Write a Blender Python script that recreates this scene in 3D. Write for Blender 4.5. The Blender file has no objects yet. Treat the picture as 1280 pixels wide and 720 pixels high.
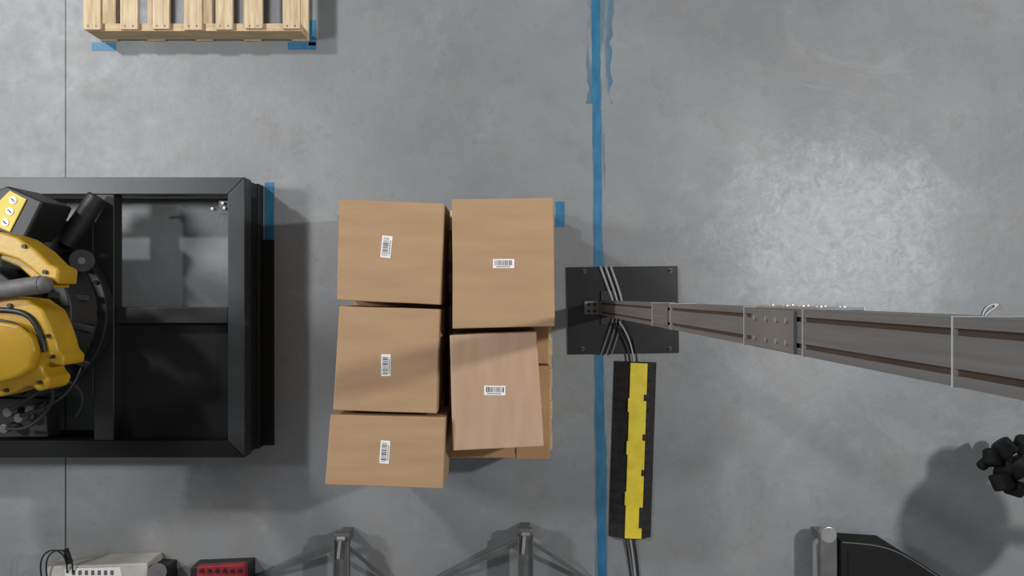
import bpy, bmesh, math, random
from mathutils import Vector, Matrix, noise
random.seed(4)
H=3.75; F=900.0
sc=bpy.context.scene
sc.view_settings.view_transform='Standard'
sc.view_settings.look='None'
sc.view_settings.exposure=0

def P(px,py,z=0.0):
    # image pixel coordinates -> metres (overhead camera 3.75 m above floor origin)
    return Vector(((px-632)*(H-z)/F,(370-py)*(H-z)/F,z))
def lin(c):
    o=[]
    for v in c:
        v/=255.0
        o.append(v/12.92 if v<=0.04045 else ((v+0.055)/1.055)**2.4)
    return (o[0],o[1],o[2],1)

# ---------------- materials ----------------
def mat(name,c1,c2=None,scale=8,rough=0.6,metal=0.0,stretch=(1,1,1),detail=6,bump=0.0,bscale=60,spec=0.5,coord='Object'):
    m=bpy.data.materials.new(name); m.use_nodes=True
    nt=m.node_tree; b=nt.nodes['Principled BSDF']
    b.inputs['Roughness'].default_value=rough; b.inputs['Metallic'].default_value=metal
    b.inputs['Specular IOR Level'].default_value=spec
    tc=nt.nodes.new('ShaderNodeTexCoord'); mp=nt.nodes.new('ShaderNodeMapping')
    mp.inputs['Scale'].default_value=stretch
    nt.links.new(tc.outputs[coord],mp.inputs[0])
    n=nt.nodes.new('ShaderNodeTexNoise'); n.inputs['Scale'].default_value=scale; n.inputs['Detail'].default_value=detail
    nt.links.new(mp.outputs[0],n.inputs['Vector'])
    cr=nt.nodes.new('ShaderNodeValToRGB')
    if c2 is None: c2=tuple(min(255,v*1.12+3) for v in c1)
    cr.color_ramp.elements[0].position=0.3; cr.color_ramp.elements[1].position=0.7
    cr.color_ramp.elements[0].color=lin(c1); cr.color_ramp.elements[1].color=lin(c2)
    nt.links.new(n.outputs['Fac'],cr.inputs[0]); nt.links.new(cr.outputs[0],b.inputs['Base Color'])
    if bump>0:
        n2=nt.nodes.new('ShaderNodeTexNoise'); n2.inputs['Scale'].default_value=bscale
        nt.links.new(mp.outputs[0],n2.inputs['Vector'])
        bp=nt.nodes.new('ShaderNodeBump'); bp.inputs['Strength'].default_value=bump; bp.inputs['Distance'].default_value=0.01
        nt.links.new(n2.outputs['Fac'],bp.inputs['Height']); nt.links.new(bp.outputs[0],b.inputs['Normal'])
    return m

M={}
M['card']=mat('cardboard',(166,134,102),(177,144,111),scale=3,rough=0.75,stretch=(1,5,1),bump=0.06,bscale=40,spec=0.35)
M['card2']=mat('cardboard_b',(174,144,115),(186,156,128),scale=4,rough=0.5,stretch=(5,1,1),bump=0.06,bscale=30,spec=0.6)
M['cardside']=mat('cardboard_edge',(172,134,94),(184,144,104),scale=5,rough=0.8)
M['wood']=mat('pine_wood',(182,158,124),(218,198,164),scale=5,rough=0.75,stretch=(14,1.2,4),bump=0.1,bscale=20,spec=0.3)
M['woodx']=mat('pine_wood_cross',(186,160,124),(212,190,154),scale=5,rough=0.75,stretch=(1.2,14,4),bump=0.1,bscale=20,spec=0.3)
M['blackmetal']=mat('black_powdercoat',(20,21,21),(29,30,30),scale=6,rough=0.5,bump=0.05,bscale=200)
M['railmetal']=mat('black_rail_worn',(28,30,31),(48,50,53),scale=4,rough=0.42,bump=0.03,bscale=100)
M['blackpanel']=mat('black_panel',(14,15,14),(20,21,20),scale=3,rough=0.7,spec=0.3)
M['plate']=mat('base_plate_black',(20,20,21),(34,34,35),scale=6,rough=0.32)
M['rubber']=mat('black_rubber',(24,23,22),(42,40,36),scale=30,rough=0.8,bump=0.3,bscale=150)
M['yellowlid']=mat('yellow_plastic',(212,188,40),(234,212,62),scale=14,rough=0.55,detail=8)
M['robot']=mat('robot_yellow',(172,132,20),(196,156,34),scale=5,rough=0.4,bump=0.08,bscale=40)
M['robotlab']=mat('label_yellow',(200,180,50),(215,195,70),scale=5,rough=0.5)
M['white']=mat('white_label',(232,230,226),(242,240,238),scale=20,rough=0.6)
M['ink']=mat('black_ink',(26,26,28),(34,34,36),rough=0.7)
M['alu']=mat('anodised_aluminium',(104,103,102),(118,117,116),scale=6,rough=0.5,metal=0.3,stretch=(20,20,0.5))
M['slot']=mat('slot_insert',(56,44,36),(70,56,46),rough=0.6)
M['steel']=mat('zinc_steel',(165,165,165),(195,195,195),scale=15,rough=0.35,metal=0.7)
M['joinplate']=mat('joining_plate',(110,108,105),(124,122,119),rough=0.45,metal=0.3)
M['tie']=mat('cable_tie',(160,160,158),(174,174,172),rough=0.5)
M['greytube']=mat('grey_hose',(84,82,82),(106,104,104),scale=20,rough=0.6)
M['cable']=mat('black_cable',(24,24,25),(34,34,35),rough=0.45)
M['greycable']=mat('grey_cable',(150,152,154),(172,174,176),rough=0.5)
M['clipgrey']=mat('clear_plastic',(170,172,172),(196,198,198),rough=0.4)
M['beige']=mat('beige_casing',(172,168,160),(192,188,180),scale=10,rough=0.5)
M['red']=mat('red_plastic',(118,20,30),(150,34,42),scale=12,rough=0.4)
M['postgrey']=mat('grey_channel',(96,96,96),(120,120,120),scale=8,rough=0.4,metal=0.4)

def tape_mat(name,c1,c2,cover,scale,stretch,amax=0.4):
    m=mat(name,c1,c2,scale=14,rough=0.5)
    nt=m.node_tree;b=nt.nodes['Principled BSDF']
    tc=nt.nodes.new('ShaderNodeTexCoord'); mp=nt.nodes.new('ShaderNodeMapping'); mp.inputs['Scale'].default_value=stretch
    n=nt.nodes.new('ShaderNodeTexNoise'); n.inputs['Scale'].default_value=scale; n.inputs['Detail'].default_value=8
    cr=nt.nodes.new('ShaderNodeValToRGB'); cr.color_ramp.elements[0].position=cover; cr.color_ramp.elements[1].position=cover+0.3
    cr.color_ramp.elements[0].color=(0,0,0,1)
    cr.color_ramp.elements[1].color=(amax,amax,amax,1)
    nt.links.new(tc.outputs['Object'],mp.inputs[0]); nt.links.new(mp.outputs[0],n.inputs['Vector'])
    nt.links.new(n.outputs['Fac'],cr.inputs[0]); nt.links.new(cr.outputs[0],b.inputs['Alpha'])
    return m
M['tape']=mat('blue_tape',(30,94,130),(44,114,150),scale=10,rough=0.5,stretch=(3,1,1),detail=8)
M['residue']=tape_mat('blue_tape_residue',(76,124,152),(92,138,164),0.40,3.0,(5,0.9,1),0.6)

# ---------------- mesh helpers ----------------
def new_obj(name,bm,m,parent=None,bevel=0,seg=2,smooth=False):
    me=bpy.data.meshes.new(name); bmesh.ops.recalc_face_normals(bm,faces=bm.faces[:])
    bm.to_mesh(me); bm.free()
    if smooth:
        for p in me.polygons: p.use_smooth=True
    o=bpy.data.objects.new(name,me); sc.collection.objects.link(o)
    me.materials.append(m)
    if parent: o.parent=parent
    if bevel>0:
        md=o.modifiers.new('bev','BEVEL'); md.width=bevel; md.segments=seg; md.limit_method='ANGLE'
    return o
def root(name,loc=(0,0,0)):
    e=bpy.data.objects.new(name,None); e.empty_display_size=0.1; sc.collection.objects.link(e); return e
def prism_bm(bm,pts,z0,z1):
    lo=[bm.verts.new((p[0],p[1],z0)) for p in pts]; hi=[bm.verts.new((p[0],p[1],z1)) for p in pts]
    n=len(pts)
    bm.faces.new(lo); bm.faces.new(hi)
    for i in range(n): bm.faces.new((lo[i],lo[(i+1)%n],hi[(i+1)%n],hi[i]))
def prism(name,pts,z0,z1,m,parent=None,bevel=0.0,seg=2):
    bm=bmesh.new(); prism_bm(bm,pts,z0,z1); return new_obj(name,bm,m,parent,bevel,seg)
def pprism(name,pix,z0,z1,m,parent=None,bevel=0.0,seg=2,zr=None):
    zr=z1 if zr is None else zr
    return prism(name,[P(a,b,zr) for a,b in pix],z0,z1,m,parent,bevel,seg)
def rect(x0,x1,y0,y1): return [(x0,y0),(x1,y0),(x1,y1),(x0,y1)]
def cyl_bm(bm,a,b,r,r2=None,seg=24):
    a=Vector(a);b=Vector(b); d=b-a
    mt=Matrix.Translation((a+b)/2)@d.to_track_quat('Z','Y').to_matrix().to_4x4()
    bmesh.ops.create_cone(bm,cap_ends=True,segments=seg,radius1=r,radius2=r if r2 is None else r2,depth=d.length,matrix=mt)
def cyl(name,a,b,r,m,parent=None,r2=None,seg=24,bevel=0.0):
    bm=bmesh.new(); cyl_bm(bm,a,b,r,r2,seg); return new_obj(name,bm,m,parent,bevel)
def bar(name,a,b,w,h,m,parent=None,bevel=0.002):
    a=Vector(a);b=Vector(b);d=b-a
    bm=bmesh.new(); bmesh.ops.create_cube(bm,size=1)
    q=d.to_track_quat('Y','Z').to_matrix().to_4x4()
    bmesh.ops.transform(bm,matrix=Matrix.Translation((a+b)/2)@q@Matrix.Diagonal((w,d.length,h,1)),verts=bm.verts)
    return new_obj(name,bm,m,parent,bevel)
def tube(name,pts,r,m,parent=None):
    cu=bpy.data.curves.new(name,'CURVE'); cu.dimensions='3D'; cu.bevel_depth=r; cu.bevel_resolution=3; cu.resolution_u=8; cu.use_fill_caps=True
    s=cu.splines.new('NURBS'); s.points.add(len(pts)-1)
    for i,p in enumerate(pts): s.points[i].co=(p[0],p[1],p[2],1)
    s.use_endpoint_u=True; s.order_u=min(4,len(pts))
    o=bpy.data.objects.new(name,cu); sc.collection.objects.link(o); cu.materials.append(m)
    if parent:o.parent=parent
    return o

# ---------------- floor ----------------
def floor_mat():
    m=bpy.data.materials.new('painted_concrete'); m.use_nodes=True
    nt=m.node_tree; N=nt.nodes; L=nt.links; b=N['Principled BSDF']
    geo=N.new('ShaderNodeNewGeometry'); pos=geo.outputs['Position']
    def nz(s,d=6,r=0.5,dist=0):
        n=N.new('ShaderNodeTexNoise'); n.inputs['Scale'].default_value=s; n.inputs['Detail'].default_value=d; n.inputs['Roughness'].default_value=r; n.inputs['Distortion'].default_value=dist
        L.new(pos,n.inputs['Vector']); return n.outputs['Fac']
    def ramp(f,a,c,b_=1.0):
        r=N.new('ShaderNodeMapRange'); r.inputs['From Min'].default_value=a; r.inputs['From Max'].default_value=c; r.inputs['To Max'].default_value=b_
        L.new(f,r.inputs['Value']); return r.outputs['Result']
    def math_(op,a,c):
        n=N.new('ShaderNodeMath'); n.operation=op
        for i,v in enumerate((a,c)):
            if isinstance(v,(int,float)): n.inputs[i].default_value=v
            else: L.new(v,n.inputs[i])
        return n.outputs[0]
    def mix(f,a,c):
        n=N.new('ShaderNodeMix'); n.data_type='RGBA'
        L.new(f,n.inputs['Factor'])
        for k,v in (('A',a),('B',c)):
            s=[i for i in n.inputs if i.name==k and i.type=='RGBA'][0]
            if isinstance(v,tuple): s.default_value=v
            else: L.new(v,s)
        return [o for o in n.outputs if o.type=='RGBA'][0]
    sep=N.new('ShaderNodeSeparateXYZ'); L.new(pos,sep.inputs[0])
    X,Y=sep.outputs['X'],sep.outputs['Y']
    base=mix(ramp(nz(0.9,8,0.6),0.38,0.64),lin((121,124,127)),lin((138,142,145)))
    base=mix(ramp(nz(1.9,10,0.7,0.5),0.50,0.64,0.4),base,lin((132,125,116)))   # warm stains
    base=mix(ramp(nz(1.3,10,0.75,1.2),0.54,0.62,0.35),base,lin((148,152,155)))  # lighter mop marks
    base=mix(ramp(nz(4.2,12,0.75,0.4),0.54,0.64,0.4),base,lin((113,115,116)))
    base=mix(ramp(nz(7,10,0.7,0.3),0.56,0.68,0.35),base,lin((112,112,111)))
    base=mix(ramp(nz(45,6,0.7),0.60,0.72,0.4),base,lin((98,97,96)))
    base=mix(ramp(nz(60,4,0.7),0.68,0.76,0.5),base,lin((172,173,174)))
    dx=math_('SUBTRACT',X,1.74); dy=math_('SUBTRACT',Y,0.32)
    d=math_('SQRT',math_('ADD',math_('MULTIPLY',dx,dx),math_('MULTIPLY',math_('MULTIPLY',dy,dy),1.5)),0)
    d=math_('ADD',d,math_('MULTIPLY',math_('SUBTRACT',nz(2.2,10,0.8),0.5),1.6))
    glare_patch=ramp(d,0.72,0.40)  # mottled patch, its lighter tones paint the lamp's glare into the floor colour
    pn=math_('MULTIPLY',glare_patch,ramp(nz(9,12,0.8,0.4),0.40,0.58,0.75))
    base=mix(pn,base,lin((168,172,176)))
    pn2=math_('MULTIPLY',glare_patch,ramp(nz(30,8,0.8),0.56,0.66,0.5))
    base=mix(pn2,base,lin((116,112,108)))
    j=ramp(math_('ABSOLUTE',math_('ADD',X,2.292),0),0.0055,0.003)
    base=mix(j,base,lin((55,55,55)))
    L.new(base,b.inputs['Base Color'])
    rr=ramp(nz(9,8,0.7),0.3,0.7); r2=math_('ADD',math_('MULTIPLY',rr,0.18),0.38)
    L.new(r2,b.inputs['Roughness'])
    bp=N.new('ShaderNodeBump'); bp.inputs['Strength'].default_value=0.3; bp.inputs['Distance'].default_value=0.006
    L.new(nz(22,10,0.7),bp.inputs['Height']); L.new(bp.outputs[0],b.inputs['Normal'])
    return m
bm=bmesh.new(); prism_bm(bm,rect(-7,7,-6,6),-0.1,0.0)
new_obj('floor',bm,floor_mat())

# ---------------- tape ----------------
def strip(name,line,w,z,m,parent=None,jit=0.0015,th=0.0006):
    bm=bmesh.new(); L=[];R=[]
    (x0,y0),(x1,y1)=line; d=Vector((x1-x0,y1-y0)); n=Vector((-d.y,d.x)).normalized(); K=max(2,int(d.length/0.04))
    for i in range(K+1):
        p=Vector((x0,y0))+d*i/K
        L.append(p+n*(w/2+random.uniform(-jit,jit))); R.append(p-n*(w/2+random.uniform(-jit,jit)))
    for i in range(K):
        q=[L[i],R[i],R[i+1],L[i+1]]
        vs=[bm.verts.new((v.x,v.y,z+th)) for v in q]; bm.faces.new(vs)
    bmesh.ops.remove_doubles(bm,verts=bm.verts,dist=1e-5)
    bmesh.ops.solidify(bm,geom=bm.faces[:],thickness=th)
    return new_obj(name,bm,m,parent)
def fl(px,py): v=P(px,py,0); return (v.x,v.y)
t=root('blue_floor_tape')
a=P(741.5,-250);b=P(755.5,1000)
strip('tape_line',((a.x,a.y),(b.x,b.y)),0.043,0.0008,M['tape'],t)
strip('residue_top',(fl(752,-120),fl(749,130)),0.12,0.0002,M['residue'],t,0.014,0.0003)
strip('residue_low',(fl(748,130),fl(752,780)),0.064,0.0002,M['residue'],t,0.003,0.0003)
for nm,l,w in [('mark',(fl(115,58.5),fl(145,58.5)),0.045),('mark',(fl(360,57.5),fl(395,57.5)),0.040),('mark',(fl(390.5,57),fl(390.5,25)),0.038)]:
    tt=root('tape_marker'); strip(nm,l,w,0.0008,M['tape'],tt)
tt=root('tape_marker'); strip('mark',(fl(700,252),fl(700,284)),0.045,0.0008,M['tape'],tt)
tt=root('tape_marker'); strip('mark',(fl(337,228),fl(337,300)),0.050,0.0008,M['tape'],tt)

# ---------------- cartons ----------------
def label(parent,px,py,z,w,h,ang,seed):
    rnd=random.Random(seed); c=P(px,py,z)
    mt=Matrix.Translation((c.x,c.y,z))@Matrix.Rotation(math.radians(ang),4,'Z')
    bm=bmesh.new(); prism_bm(bm,rect(-w/2,w/2,-h/2,h/2),0.0002,0.0012); bmesh.ops.transform(bm,matrix=mt,verts=bm.verts)
    new_obj('label',bm,M['white'],parent)
    bm=bmesh.new(); x=-w/2+0.008
    while x<w/2-0.010:
        bw=rnd.choice([0.0018,0.0028,0.0042]); prism_bm(bm,rect(x,x+bw,-h*0.20,h*0.36),0.0012,0.0016); x+=bw+rnd.choice([0.002,0.003,0.004])
    x=-w/2+0.014
    for i in range(10):
        prism_bm(bm,rect(x,x+0.0035,-h*0.40,-h*0.28),0.0012,0.0016); x+=(w-0.03)/10
    bmesh.ops.transform(bm,matrix=mt,verts=bm.verts); new_obj('barcode',bm,M['ink'],parent)
def carton(pix,z0,z1,lab=None,m='card',seed=1):
    r=root('cardboard_box')
    pts=[P(a,b,z1) for a,b in pix]
    bm=bmesh.new()
    prism_bm(bm,pts,z0,z1)
    bmesh.ops.recalc_face_normals(bm,faces=bm.faces[:])
    bmesh.ops.subdivide_edges(bm,edges=bm.edges[:],cuts=7,use_grid_fill=True)
    for v in bm.verts:
        k=noise.noise(Vector((v.co.x*4,v.co.y*4,seed+v.co.z*4)))
        if v.co.z>z0+0.02: v.co.x+=k*0.0025; v.co.y+=noise.noise(Vector((v.co.y*4,v.co.x*4,seed*3)))*0.0025
    new_obj('body',bm,M[m],r,0.004,2)
    if lab: label(r,lab[0],lab[1],z1,lab[2],lab[3],lab[4],seed)
    return r
Z0=0.132; Z1=0.43; Z2=0.73
lower=[(-0.70,-0.285,0.03,0.405),(-0.70,-0.285,-0.43,0.022),(-0.735,-0.285,-0.775,-0.438),
       (-0.225,0.205,-0.11,0.405),(-0.225,0.198,-0.312,-0.118),(-0.262,0.042,-0.748,-0.320),(0.048,0.205,-0.753,-0.322)]
for i,(x0,x1,y0,y1) in enumerate(lower):
    r=root('cardboard_box'); bm=bmesh.new(); prism_bm(bm,rect(x0,x1,y0,y1),Z0,Z1-(0.004 if i==5 else 0))
    new_obj('body',bm,M['cardside'],r,0.004)
carton([(424,249),(556,254),(550,381),(421,375)],Z1+0.001,Z2,(483,308.5,0.092,0.043,84),'card',1)
carton([(424,382.5),(550,387),(546,517),(416,513)],Z1+0.001,Z2,(482.5,456.5,0.092,0.040,90),'card',2)
carton([(413,518.5),(557,522),(554,611),(406,606)],Z1+0.001,Z2+0.002,(481,565,0.096,0.040,86),'card',3)
carton([(565,249),(692,247),(694,408),(566,411)],Z1+0.001,Z2,(629.5,329.5,0.090,0.038,0),'card',4)
carton([(562,419),(671,414),(680,558),(566,564)],Z1+0.001,0.70,(618.5,488,0.090,0.040,-1),'card2',5)

# ---------------- pallets ----------------
def pallet(x0,x1,y0,y1,axis,nb,hz=0.13,bw=0.09,slatpos=None):
    r=root('wooden_pallet'); th=0.018
    mt=M['wood'] if axis=='y' else M['woodx']; mstr=M['woodx'] if axis=='y' else M['wood']
    bm=bmesh.new(); bmS=bmesh.new(); bmB=bmesh.new(); bmN=bmesh.new()
    rn=random.Random(3)
    if axis=='y':
        ys=[y0+0.022,(y0+y1)/2,y1-0.022]
        for y in ys: prism_bm(bmS,rect(x0+0.004,x1-0.004,y-0.019,y+0.019),th,hz-th)
        for i in range(nb):
            x=slatpos[i] if slatpos else x0+bw/2+(x1-x0-bw)*i/(nb-1)
            j=rn.uniform(-.004,.004); w=bw*rn.uniform(.95,1.03)
            prism_bm(bm,rect(x-w/2,x+w/2,y0+j+.006,y1+j),hz-th,hz)
            for y in ys:
                for s in (-.02,.02): cyl_bm(bmN,(x+s,y,hz-0.001),(x+s,y,hz+0.0008),0.004,seg=8)
        for i in range(5):
            x=x0+bw/2+(x1-x0-bw)*i/4; prism_bm(bmB,rect(x-bw/2,x+bw/2,y0,y1),0,th)
    else:
        xs=[x0+0.022,(x0+x1)/2,x1-0.022]
        for x in xs: prism_bm(bmS,rect(x-0.019,x+0.019,y0+.004,y1-.004),th,hz-th)
        for i in range(nb):
            y=y0+bw/2+(y1-y0-bw)*i/(nb-1); prism_bm(bm,rect(x0,x1,y-bw/2,y+bw/2),hz-th,hz)
        for i in range(3):
            y=y0+bw/2+(y1-y0-bw)*i/2; prism_bm(bmB,rect(x0,x1,y-bw/2,y+bw/2),0,th)
    new_obj('deck_boards',bm,mt,r,0.002); new_obj('stringers',bmS,mstr,r,0.002); new_obj('bottom_boards',bmB,mt,r,0.002)
    if len(bmN.verts): new_obj('nails',bmN,M['blackmetal'],r)
    else: bmN.free()
    return r
pallet(-0.74,0.235,-0.775,0.43,'x',8)
s15=(H-0.16)/F
sl=[(c-632)*s15 for c in (115,161,201,241,280,317,364)]
pallet((104-632)*s15,(376-632)*s15,1.325,2.34,'y',7,0.16,0.088,sl)

# ---------------- robot frame ----------------
fr=root('steel_robot_base_frame'); zt=0.27
def X(px,z=zt): return (px-632)*(H-z)/F
def Y(py,z=zt): return (370-py)*(H-z)/F
x0,x1=-3.05,X(306); yt,yb=Y(221.5),Y(572)
rw=0.083
def rail(nm,pts,zz0=0.18,zz1=zt,m='railmetal'): return prism(nm,pts,zz0,zz1,M[m],fr,0.004,3)
for lv,(a_,b_,mm) in enumerate([(0.18,zt,'railmetal'),(0.0,0.07,'blackmetal')]):
    rail('rail_back',[(x0,yt),(x1-0.0005,yt),(x1-rw,yt-rw),(x0,yt-rw)],a_,b_,mm)
    rail('rail_right',[(x1,yt-0.0005),(x1,yb+0.0005),(x1-rw,yb+rw),(x1-rw,yt-rw)],a_,b_,mm)
    rail('rail_front',[(x0,yb),(x1-0.0005,yb),(x1-rw,yb+rw),(x0,yb+rw)],a_,b_,'blackpanel')
    rail('rail_left',rect(x0-rw,x0,yb,yt),a_,b_,mm)
xm0,xm1=X(117),X(142)
rail('rail_mid',rect(xm0,xm1,yb+rw,yt-rw),0.19,zt-0.002,'blackmetal')
rail('rail_cross',rect(xm1,x1-rw,Y(404),Y(384)),0.18,zt-0.004,'blackmetal')
for (xx,yy) in [(x1-rw/2-0.002,yt-rw/2),(x1-rw/2-0.002,yb+rw/2),(x0+rw/2,yt-rw/2),(x0+rw/2,yb+rw/2)]:
    prism('post',rect(xx-0.036,xx+0.036,yy-0.036,yy+0.036),0.07,0.18,M['blackmetal'],fr)
prism('side_sheet',rect(x1-0.010,x1-0.004,yb+0.08,yt-0.08),0.07,0.18,M['blackpanel'],fr)
prism('shade_strip',rect(x1+0.0005,x1+0.057,yb+0.005,P(0,300).y),0.0,0.012,M['blackpanel'],fr,0.002)  # black strip added for the shade on the tape beside the frame
prism('front_sheet',rect(x0,x1-0.08,yb+0.004,yb+0.01),0.07,0.18,M['blackpanel'],fr)
prism('drip_panel',rect(xm1,x1-rw,yb+rw,Y(404)),0.19,0.20,M['blackpanel'],fr)
prism('mount_plate',rect(x0,xm0+0.001,Y(496),Y(276)),0.235,zt+0.006,M['blackmetal'],fr,0.003)
prism('bracket',rect(X(270),x1-rw,Y(267),Y(250)),0.225,0.235,M['greytube'],fr,0.001)
for px,py in ((266,261),(281,260),(279,254)):
    c=P(px,py,0.24); cyl('bolt',(c.x,c.y,0.21),(c.x,c.y,0.25),0.007,M['steel'],fr,seg=12)

# ---------------- robot ----------------
rb=root('industrial_robot_arm')
c=P(8,392,0.45)
bm=bmesh.new(); cyl_bm(bm,(c.x,c.y,0.277),(c.x,c.y,0.34),0.40,seg=64); cyl_bm(bm,(c.x,c.y,0.34),(c.x,c.y,0.46),0.36,0.30,seg=64)
new_obj('pedestal',bm,M['blackmetal'],rb,0.006)
bm=bmesh.new()
for k in range(16):
    a_=k*math.tau/16; cyl_bm(bm,(c.x+0.378*math.cos(a_),c.y+0.378*math.sin(a_),0.34),(c.x+0.378*math.cos(a_),c.y+0.378*math.sin(a_),0.352),0.011,seg=6)
new_obj('pedestal_bolts',bm,M['blackpanel'],rb)
cyl('turret_core',(c.x-0.03,c.y,0.46),(c.x-0.03,c.y,0.60),0.215,M['blackmetal'],rb,seg=48,bevel=0.01)
pprism('turret_ring',[(-90,300),(-20,288),(0,290),(22,297),(45,313),(62,330),(74,336),(72,356),(64,350),(50,347),(38,336),(22,325),(0,318),(-20,316),(-90,330)],0.60,0.74,M['robot'],rb,0.012,3)
pprism('turret_rib',[(0,312),(30,320),(52,345),(66,352),(66,360),(44,352),(24,334),(0,324)],0.56,0.68,M['robot'],rb,0.008,3)
pprism('turret_casting',[(-100,375),(5,371),(34,374),(54,388),(63,408),(70,428),(72,438),(80,446),(78,458),(68,456),(62,452),(52,458),(54,466),(62,474),(58,486),(46,490),(38,482),(28,484),(18,490),(0,496),(-100,500)],0.58,0.74,M['robot'],rb,0.014,3)
pprism('casting_raised',[(-100,400),(0,402),(22,406),(38,420),(44,440),(36,462),(20,472),(0,478),(-100,480)],0.74,0.79,M['robot'],rb,0.014,3,zr=0.79)
tube('casting_slot',[P(-40,388,.745),P(0,387,.745),P(28,388,.745),P(46,402,.745),P(54,428,.745),P(56,440,.745)],0.012,M['cable'],rb)
tube('casting_seam',[P(-40,398,.78),P(0,399,.775),P(24,404,.775),P(42,420,.77),P(44,436,.77)],0.006,M['cable'],rb)
bm=bmesh.new()
for px,py in ((12,382),(60,420),(66,446),(50,478),(8,488),(56,340),(30,308)):
    q=P(px,py,.745); cyl_bm(bm,(q.x,q.y,.735),(q.x,q.y,.75),0.009,seg=12)
new_obj('casting_bolts',bm,M['blackmetal'],rb)
tube('grey_conduit',[P(-60,372,.76),P(0,364,.76),P(30,358,.76),P(52,356,.76)],0.038,M['greytube'],rb)
q=P(55,356,.76); bm=bmesh.new(); bmesh.ops.create_icosphere(bm,subdivisions=3,radius=0.036,matrix=Matrix.Translation(q)); new_obj('conduit_end',bm,M['greytube'],rb,smooth=True)
pprism('motor_housing',[(8,232),(54,252),(30,300),(-24,284),(-12,240)],0.40,0.62,M['blackmetal'],rb,0.012,3)
pprism('motor_label',[(12,238),(33,249),(12,290),(-11,280),(-2,252)],0.62,0.626,M['robotlab'],rb,0.002)
for px,py in ((16,250),(12,264),(6,278)):
    q=P(px,py,.628); cyl('label_disc',(q.x,q.y,.625),(q.x,q.y,.629),0.017,M['white'],rb)
    tube('label_symbol',[Vector((q.x-.008,q.y+.006,.630)),Vector((q.x+.004,q.y+.004,.630)),Vector((q.x-.004,q.y-.004,.630)),Vector((q.x+.008,q.y-.006,.630))],0.002,M['ink'],rb)
bm=bmesh.new(); cyl_bm(bm,P(122,246,.34),P(82,305,.36),0.045,seg=32); cyl_bm(bm,P(66,262,.40),P(50,330,.40),0.06,seg=32)
new_obj('balancer_cylinders',bm,M['blackmetal'],rb,0.004)
cyl('reducer_cap',P(102,326,.36),P(102,326,.42),0.055,M['blackmetal'],rb,seg=32,bevel=.006)
cyl('reducer_bore',P(102,326,.415),P(102,326,.424),0.016,M['postgrey'],rb,seg=20)
for k,(a_,b_) in enumerate([((60,368),(112,372)),((72,400),(118,410)),((70,440),(110,452))]):
    bar('base_rib',P(a_[0],a_[1],.44),P(b_[0],b_[1],.36),0.03,0.10,M['blackmetal'],rb,0.004)
bm=bmesh.new()
for px,py in ((12,515),(26,522),(40,512),(8,535)):
    q=P(px,py,.36); cyl_bm(bm,(q.x,q.y,.276),(q.x,q.y,.38),0.022,seg=20)
new_obj('connectors',bm,M['postgrey'],rb,0.003)
pprism('connector_box',[(-60,498),(56,498),(60,546),(-60,548)],0.20,0.30,M['blackmetal'],rb,0.005)
tube('cable_a',[P(14,512,.40),P(40,498,.46),P(66,470,.44),P(96,478,.36),P(110,500,.31),P(95,520,.3)],0.010,M['cable'],rb)
tube('cable_b',[P(26,520,.40),P(50,512,.44),P(80,500,.40),P(100,470,.36),P(105,440,.33)],0.009,M['cable'],rb)
tube('cable_c',[P(8,535,.40),P(30,540,.42),P(60,520,.40),P(72,490,.42),P(60,470,.5)],0.009,M['cable'],rb)
# arm rising outside the view, forearm and wrist posed to cast the floor shadow
cx,cy=c.x-0.45,c.y
bm=bmesh.new(); cyl_bm(bm,(cx-.1,cy+0.19,1.0),(cx-.1,cy-0.19,1.0),0.17,seg=40)
new_obj('shoulder',bm,M['robot'],rb,0.01)
bar('shoulder_web',(cx+.05,cy,0.60),(cx-.1,cy,1.0),0.30,0.22,M['robot'],rb,0.02)
bar('lower_arm',(cx-.1,cy+0.06,1.0),(cx-.2,cy+.06,1.85),0.20,0.18,M['robot'],rb,0.03)
bm=bmesh.new(); cyl_bm(bm,(cx-.2,cy+0.2,1.85),(cx-.2,cy-0.14,1.85),0.15,seg=40); new_obj('elbow',bm,M['robot'],rb,0.01)
bar('unseen_forearm',(cx-.2,cy+.06,1.88),(-2.12,0.05,1.40),0.18,0.18,M['robot'],rb,0.03)
cyl('wrist',(-2.16,.05,1.45),(-2.08,.04,1.10),0.11,M['blackmetal'],rb,bevel=.01)
cyl('unseen_tool_flange',(-2.08,.04,1.10),(-2.07,.04,1.04),0.07,M['steel'],rb,bevel=.004)

# ---------------- mast ----------------
ms=root('aluminium_extrusion_mast')
mx,my=0.49+0.038,-0.061; W=0.076
def profile(w,slots,sw,sd):
    pts=[]
    h=w/2
    side=[(-h,-h)]
    for s in slots: side+= [(s-sw/2,-h),(s-sw/2,-h+sd),(s+sw/2,-h+sd),(s+sw/2,-h)]
    for k in range(4):
        ca,sa=[(1,0),(0,1),(-1,0),(0,-1)][k]
        for x,y in side: pts.append((ca*x-sa*y,sa*x+ca*y))
    return pts
pr=[(mx+x,my+y) for x,y in profile(W,(-0.022,0.022),0.008,0.010)]
def mastseg(nm,z0,z1):
    bm=bmesh.new(); prism_bm(bm,pr,z0,z1)
    bmesh.ops.triangulate(bm,faces=[f for f in bm.faces if len(f.verts)>4]); new_obj(nm,bm,M['alu'],ms)
mastseg('lower_profile',0.014,2.449); mastseg('upper_profile',2.451,3.95)
for s in (-0.022,0.022):
    prism('slot_strip',rect(mx-W/2+0.005,mx-W/2+0.0098,my+s-0.0039,my+s+0.0039),0.02,3.95,M['slot'],ms)
    prism('slot_strip',rect(mx+s-0.0039,mx+s+0.0039,my+W/2-0.0098,my+W/2-0.005),0.02,3.95,M['slot'],ms)
fx=mx-W/2; fy=my+W/2
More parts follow.
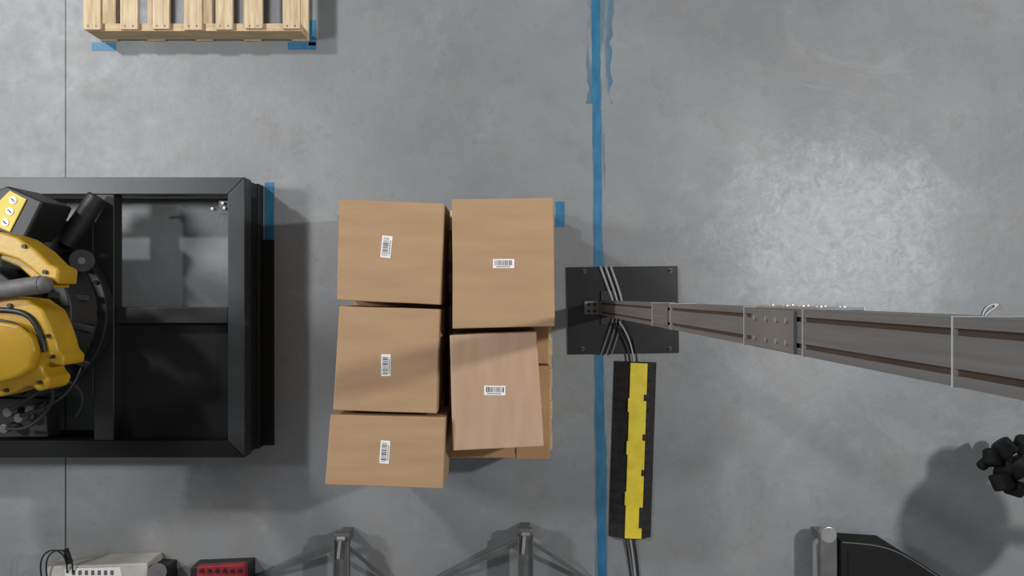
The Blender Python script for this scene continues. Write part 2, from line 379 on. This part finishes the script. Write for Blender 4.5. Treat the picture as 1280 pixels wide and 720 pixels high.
prism('joining_plate',rect(fx-0.007,fx,my-0.036,my+0.036),2.335,2.54,M['joinplate'],ms,0.001)
prism('joining_plate_side',rect(mx-0.036,mx+0.036,fy,fy+0.005),2.335,2.62,M['steel'],ms,0.001)
bm=bmesh.new()
for z in (2.36,2.42,2.47,2.515):
    for s in (-0.019,0.019): cyl_bm(bm,(fx-0.007,my+s,z),(fx-0.011,my+s,z),0.0050,seg=10)
for i in range(4):
    for s in (-0.019,0.019): cyl_bm(bm,(mx+s,fy+0.005,2.37+i*0.07),(mx+s,fy+0.0065,2.37+i*0.07),0.006,seg=10)
new_obj('plate_bolts',bm,M['steel'],ms)
for i,(z,hh) in enumerate(((1.34,.004),(1.61,.004),(2.27,.003),(2.562,.003),(2.96,.003))):
    bm=bmesh.new(); e=0.0012
    o_=[(mx-W/2-e,my-W/2-e),(mx+W/2+e,my-W/2-e),(mx+W/2+e,my+W/2+e),(mx-W/2-e,my+W/2+e)]
    prism_bm(bm,o_,z,z+hh); new_obj('cable_tie',bm,M['tie'],ms)
prism('junction_cap',rect(fx-0.004,fx,my-0.03,my+0.03),1.38,1.58,M['alu'],ms,0.001)
pprism('base_plate',[(709,334),(847,332.5),(849,441),(711,443)],0.0022,0.014,M['plate'],ms,0.001)
for px,py in ((730,339),(838,338),(728,436),(837,436)):
    q=P(px,py,.014); cyl('anchor_washer',(q.x,q.y,.014),(q.x,q.y,.016),0.011,M['postgrey'],ms,seg=20); cyl('anchor_bolt',(q.x,q.y,.016),(q.x,q.y,.026),0.008,M['blackmetal'],ms,seg=6)
prism('foot_bracket',rect(fx-0.082,fx,my-0.034,my+0.034),0.014,0.024,M['joinplate'],ms,0.001)
prism('foot_bracket_up',rect(fx-0.006,fx,my-0.034,my+0.034),0.024,0.09,M['joinplate'],ms,0.001)
for x in (-0.060,-0.030):
    for s in (-0.017,0.017): cyl('bracket_bolt',(fx+x,my+s,.024),(fx+x,my+s,.032),0.008,M['blackmetal'],ms,seg=12)
prism('foot_bracket_side',rect(mx-0.034,mx+0.034,my+W/2,my+W/2+0.05),0.014,0.024,M['blackmetal'],ms,0.001)
prism('foot_bracket_side2',rect(mx-0.034,mx+0.034,my-W/2-0.05,my-W/2),0.014,0.024,M['blackmetal'],ms,0.001)
for k in range(3):
    o_=k*6.5  # thin grey tubes fanning across the base plate
    tube('plate_strip',[P(750+o_,333,.019),P(756+o_,350,.019),P(763+o_,368,.02),P(767+o_*.8,380,.03)],0.0066,M['greycable'],ms)
    tube('plate_strip',[P(766+o_*.7,398,.03),P(762+o_,412,.02),P(756+o_,428,.019),P(751+o_,443,.019)],0.0055,M['greytube'],ms)

# ---------------- cable ramp ----------------
cr=root('cable_protector_ramp')
ctr=P(790.5,561); ang=math.radians(-1.9)
def RT(x,y,z=0):
    ca,sa=math.cos(ang),math.sin(ang); return (ctr.x+ca*x-sa*y,ctr.y+sa*x+ca*y,z)
Lh=0.455; Wh=0.109
def sect(name,prof,y0,y1,m,bev=0.002):
    bm=bmesh.new(); A=[bm.verts.new(RT(x,y0,z)) for x,z in prof]; B=[bm.verts.new(RT(x,y1,z)) for x,z in prof]
    bm.faces.new(A); bm.faces.new(B)
    for i in range(len(prof)): j=(i+1)%len(prof); bm.faces.new((A[i],A[j],B[j],B[i]))
    return new_obj(name,bm,m,cr,bev)
sect('rubber_body',[(-Wh,0.001),(Wh,0.001),(Wh,0.008),(0.052,0.046),(-0.034,0.046),(-Wh,0.008)],-Lh,Lh,M['rubber'])
for k in range(17):
    y=-Lh+0.03+k*0.0525
    for s,(xa,xb) in enumerate(((-0.10,-0.045),(0.062,0.10))):
        a_=Vector(RT(xa,y,0.014 if s==0 else 0.043)); b_=Vector(RT(xb,y,0.043 if s==0 else 0.013)); bar('tread_rib',a_,b_,0.008,0.006,M['rubber'],cr,0.001)
edge=[]
y=-Lh+.004; segs=[(0.05,0.052),(0.10,0.036),(0.15,0.054),(0.03,0.04),(0.14,0.054),(0.03,0.04),(0.16,0.054),(0.03,0.04),(0.15,0.054)]
tot=sum(a for a,_ in segs); k=(2*Lh-.008)/tot
for l,w in segs:
    edge.append((w,y)); y+=l*k; edge.append((w,y))
poly=[(-0.034,-Lh+.004)]+edge+[(-0.034,Lh-.004)]
prism('yellow_lid',[RT(a,b)[:2] for a,b in poly],0.046,0.053,M['yellowlid'],cr,0.002)
for (yy) in (-0.28,-0.02,0.2):
    prism('lid_hinge',[RT(a,b)[:2] for a,b in rect(-0.040,-0.030,yy,yy+0.07)],0.047,0.0545,M['yellowlid'],cr,0.001)
cb=root('cable_bundle')
for k,(dx,mm) in enumerate(((0,'cable'),(6,'greycable'),(11,'cable'))):
    tube('cable_upper',[P(768+dx,402,.06+.012*k),P(776+dx*1.2,416,.03),P(783+dx,432,.024),P(787+dx*.8,446,.02),P(787+dx*.9,460,.02)],0.0045,M[mm],cb)
    tube('cable_lower',[P(780+dx,664,.02),P(783+dx,680,.008),P(787+dx*.9,700,.007),P(791+dx*.8,740,.007)],0.0045,M[mm],cb)

# ---------------- stands at the bottom ----------------
def stand(px,py,lf,rf,hz=0.16):
    r=root('folding_barrier_stand')
    h=P(px,py,hz)
    prism('hub',rect(h.x-0.038,h.x+0.038,h.y-0.05,h.y+0.012),hz-0.04,hz,M['postgrey'],r,0.008,3)
    bar('channel',(h.x,h.y-0.02,hz-0.012),(h.x,h.y-0.62,hz-0.012),0.078,0.02,M['postgrey'],r,0.002)
    for s in (-.036,.036): bar('channel_flange',(h.x+s,h.y-0.02,hz+.005),(h.x+s,h.y-0.62,hz+.005),0.006,0.03,M['postgrey'],r,0.001)
    bar('upright',(h.x,h.y-0.03,0.0),(h.x,h.y-0.03,hz-0.03),0.05,0.05,M['postgrey'],r,0.002)
    bar('rear_upright',(h.x,h.y-0.60,0.0),(h.x,h.y-0.60,hz-0.02),0.05,0.05,M['postgrey'],r,0.002)
    l=P(lf[0],lf[1],0.0); q=P(rf[0],rf[1],0.0)
    bar('leg_left',(h.x-.01,h.y-0.05,hz-.03),(l.x,l.y,0.012),0.028,0.018,M['postgrey'],r,0.002)
    bar('leg_right',(h.x+.01,h.y-0.05,hz-.03),(q.x,q.y,0.012),0.016,0.014,M['postgrey'],r,0.002)
    for e in (l,q): cyl('foot',(e.x,e.y,0.0),(e.x,e.y,0.024),0.018,M['rubber'],r,seg=16)
    cyl('latch_pin',(h.x-0.02,h.y-0.01,hz+.008),(h.x+0.02,h.y-0.01,hz+.008),0.012,M['steel'],r,seg=16)
    bar('latch_arm',(h.x-.005,h.y-0.012,hz+.008),(h.x-0.014,h.y-0.11,hz+.012),0.016,0.012,M['steel'],r,0.002)
    return r
stand(427,670,(324,720),(500,738))
stand(657,664,(540,726),(745,730))
r=root('grey_barrier_post')
h=P(1036,660,.15)
bar('post_channel',(h.x,h.y-.03,.135),(h.x,h.y-.55,.135),.082,.03,M['postgrey'],r,0.002)
cyl('post_end',(h.x,h.y-.035,.12),(h.x,h.y-.035,.152),.040,M['steel'],r,seg=32,bevel=.003)
for yy in (-.06,-.5): bar('post_leg',(h.x,h.y+yy,0),(h.x,h.y+yy,.125),.05,.04,M['postgrey'],r)

# ---------------- black equipment case ----------------
r=root('black_equipment_case')
z=.14
out=[(1051,676),(1112,680),(1182,724),(1184,800),(1054,800)]
pprism('shell',out,0.0,z-.03,M['blackpanel'],r,0.008,3,zr=z)
pprism('lid',out,z-.027,z,M['blackpanel'],r,0.006,3,zr=z)
pprism('lid_panel',[(1060,688),(1108,692),(1170,728),(1173,790),(1062,790)],z,z+.006,M['blackpanel'],r,0.003,2)
tube('lid_rim',[P(1053,678,z),P(1080,680,z),P(1112,682,z),P(1146,703,z),P(1180,726,z)],0.003,M['greytube'],r)

# ---------------- black stand at right ----------------
r=root('camera_tripod_stand')
base=Vector((2.95,-0.80,0))
for a_ in (25,-75,-25):
    ra=math.radians(a_); bar('leg',(base.x,base.y,.45),(base.x+.42*math.cos(ra),base.y+.42*math.sin(ra),0.01),.024,.024,M['blackmetal'],r)
cyl('column',(base.x,base.y,.30),(base.x,base.y,1.0),0.018,M['blackmetal'],r)
bm=bmesh.new(); rk=random.Random(9)
for px,py,z,rr in ((1240,572,.20,.055),(1256,560,.22,.065),(1272,584,.20,.085),(1252,602,.22,.065),(1268,610,.2,.055),(1232,578,.18,.035),(1278,556,.22,.055),(1258,584,.17,.09)):
    q=P(px,py,z); n=Vector((rk.uniform(-1,1),rk.uniform(-1,1),rk.uniform(0,.8))).normalized()*.04
    cyl_bm(bm,q-n,q+n,rr*.72,seg=18)
new_obj('clamp_knobs',bm,M['blackpanel'],r,0.012,3)
bar('side_arm',P(1262,582,.2),(base.x,base.y,.45),.035,.035,M['blackmetal'],r)
bm=bmesh.new(); bmesh.ops.create_uvsphere(bm,u_segments=28,v_segments=16,radius=0.22,matrix=Matrix.Translation((2.62,-.74,1.0))@Matrix.Diagonal((1,1,.6,1)))
new_obj('shadow_head',bm,M['blackmetal'],r,smooth=True)  # unseen round body added out of view to cast the broad floor shadow
bar('shadow_head_arm',(base.x,base.y,.98),(2.62,-.74,1.0),.05,.05,M['blackmetal'],r)
cyl('shadow_tail',(2.62,-.74,1.0),(2.50,-.60,.70),.11,M['blackmetal'],r,r2=.08)  # unseen neck of the same added shadow caster

# ---------------- small things on the floor ----------------
r=root('plastic_clip')
tube('loop',[P(1228,396,.008),P(1230,386,.01),P(1238,380,.012),P(1249,380,.01),P(1242,386,.01),P(1233,391,.008),P(1229,398,.006)],.0035,M['clipgrey'],r)
cyl('tab',P(1243,382,.004),P(1248,381,.014),.009,M['clipgrey'],r,seg=12)

# ---------------- lower-left items ----------------
r=root('beige_power_supply')
pprism('casing',[(58,708),(184,704),(190,760),(50,765)],0.0,0.16,M['beige'],r,0.006,3)
pprism('top_sticker',[(80,711),(150,709),(152,720),(82,722)],0.16,0.1615,M['white'],r)
bm=bmesh.new()
for i in range(7):
    q=[P(a_,b_,.162) for a_,b_ in ((90+i*8,713),(94+i*8,713),(94+i*8,719),(90+i*8,719))]; prism_bm(bm,q,.1612,.1625)
new_obj('sticker_print',bm,M['greytube'],r)
cyl('knob',P(196,716,.16),P(196,716,.08),.045,M['greytube'],r,seg=24)
prism('knob_mount',[P(180,706,.1)[:2],P(210,708,.1)[:2],P(212,745,.1)[:2],P(180,745,.1)[:2]],0,.1,M['blackmetal'],r,.004)
for d in (0,7):
    tube('lead',[P(52+d,722,.17),P(48+d,700,.19),P(60+d,686,.2),P(76+d,688,.2),P(84+d,700,.19),P(84+d,716,.165)],.004,M['cable'],r)
bar('handle',P(82,686,.18),P(88,704,.17),.02,.02,M['blackmetal'],r)
r=root('red_tool_box')
pprism('tray',[(238,709),(310,706),(311,760),(236,760)],0.0,0.11,M['blackmetal'],r,.006,3)
pprism('lid',[(246,708),(306,705),(308,755),(244,757)],0.11,0.15,M['red'],r,.008,3)
bm=bmesh.new()
for i in range(6):
    q=P(252+i*9.5,714,.155); cyl_bm(bm,(q.x,q.y,.148),(q.x,q.y,.160),.010,seg=12)
new_obj('lid_studs',bm,M['blackmetal'],r)

# ---------------- lights ----------------
def area(nm,loc,size,power,col=(1,1,1),target=None):
    l=bpy.data.lights.new(nm,'AREA'); l.shape='DISK'; l.size=size; l.energy=power; l.color=col
    o=bpy.data.objects.new(nm,l); sc.collection.objects.link(o); o.location=loc
    if target is not None:
        o.rotation_euler=(Vector(target)-Vector(loc)).to_track_quat('-Z','Y').to_euler()
    return o
area('high_bay_light',(3.5,0.69,4.1),0.20,130,(1,0.99,0.975),(0.3,1.2,0))
area('high_bay_light',(-4.9,0.9,4.3),0.8,145,(0.985,0.99,1),(-1,2.2,0))
area('high_bay_light',(-5.0,3.4,4.4),0.4,200,(0.98,0.988,1),(-1,1.6,0))
w=bpy.data.worlds.new('warehouse_ambient'); sc.world=w; w.use_nodes=True
w.node_tree.nodes['Background'].inputs[0].default_value=(0.95,0.975,1,1); w.node_tree.nodes['Background'].inputs[1].default_value=0.225

# ---------------- camera ----------------
cd=bpy.data.cameras.new('overhead_camera'); cam=bpy.data.objects.new('overhead_camera',cd); sc.collection.objects.link(cam)
cam.location=(0,0,H); cam.rotation_euler=(0,0,0)
cd.sensor_width=36; cd.sensor_fit='HORIZONTAL'; cd.lens=36*F/1280
cd.shift_x=8/1280; cd.shift_y=10/1280; cd.clip_start=0.05
sc.camera=cam
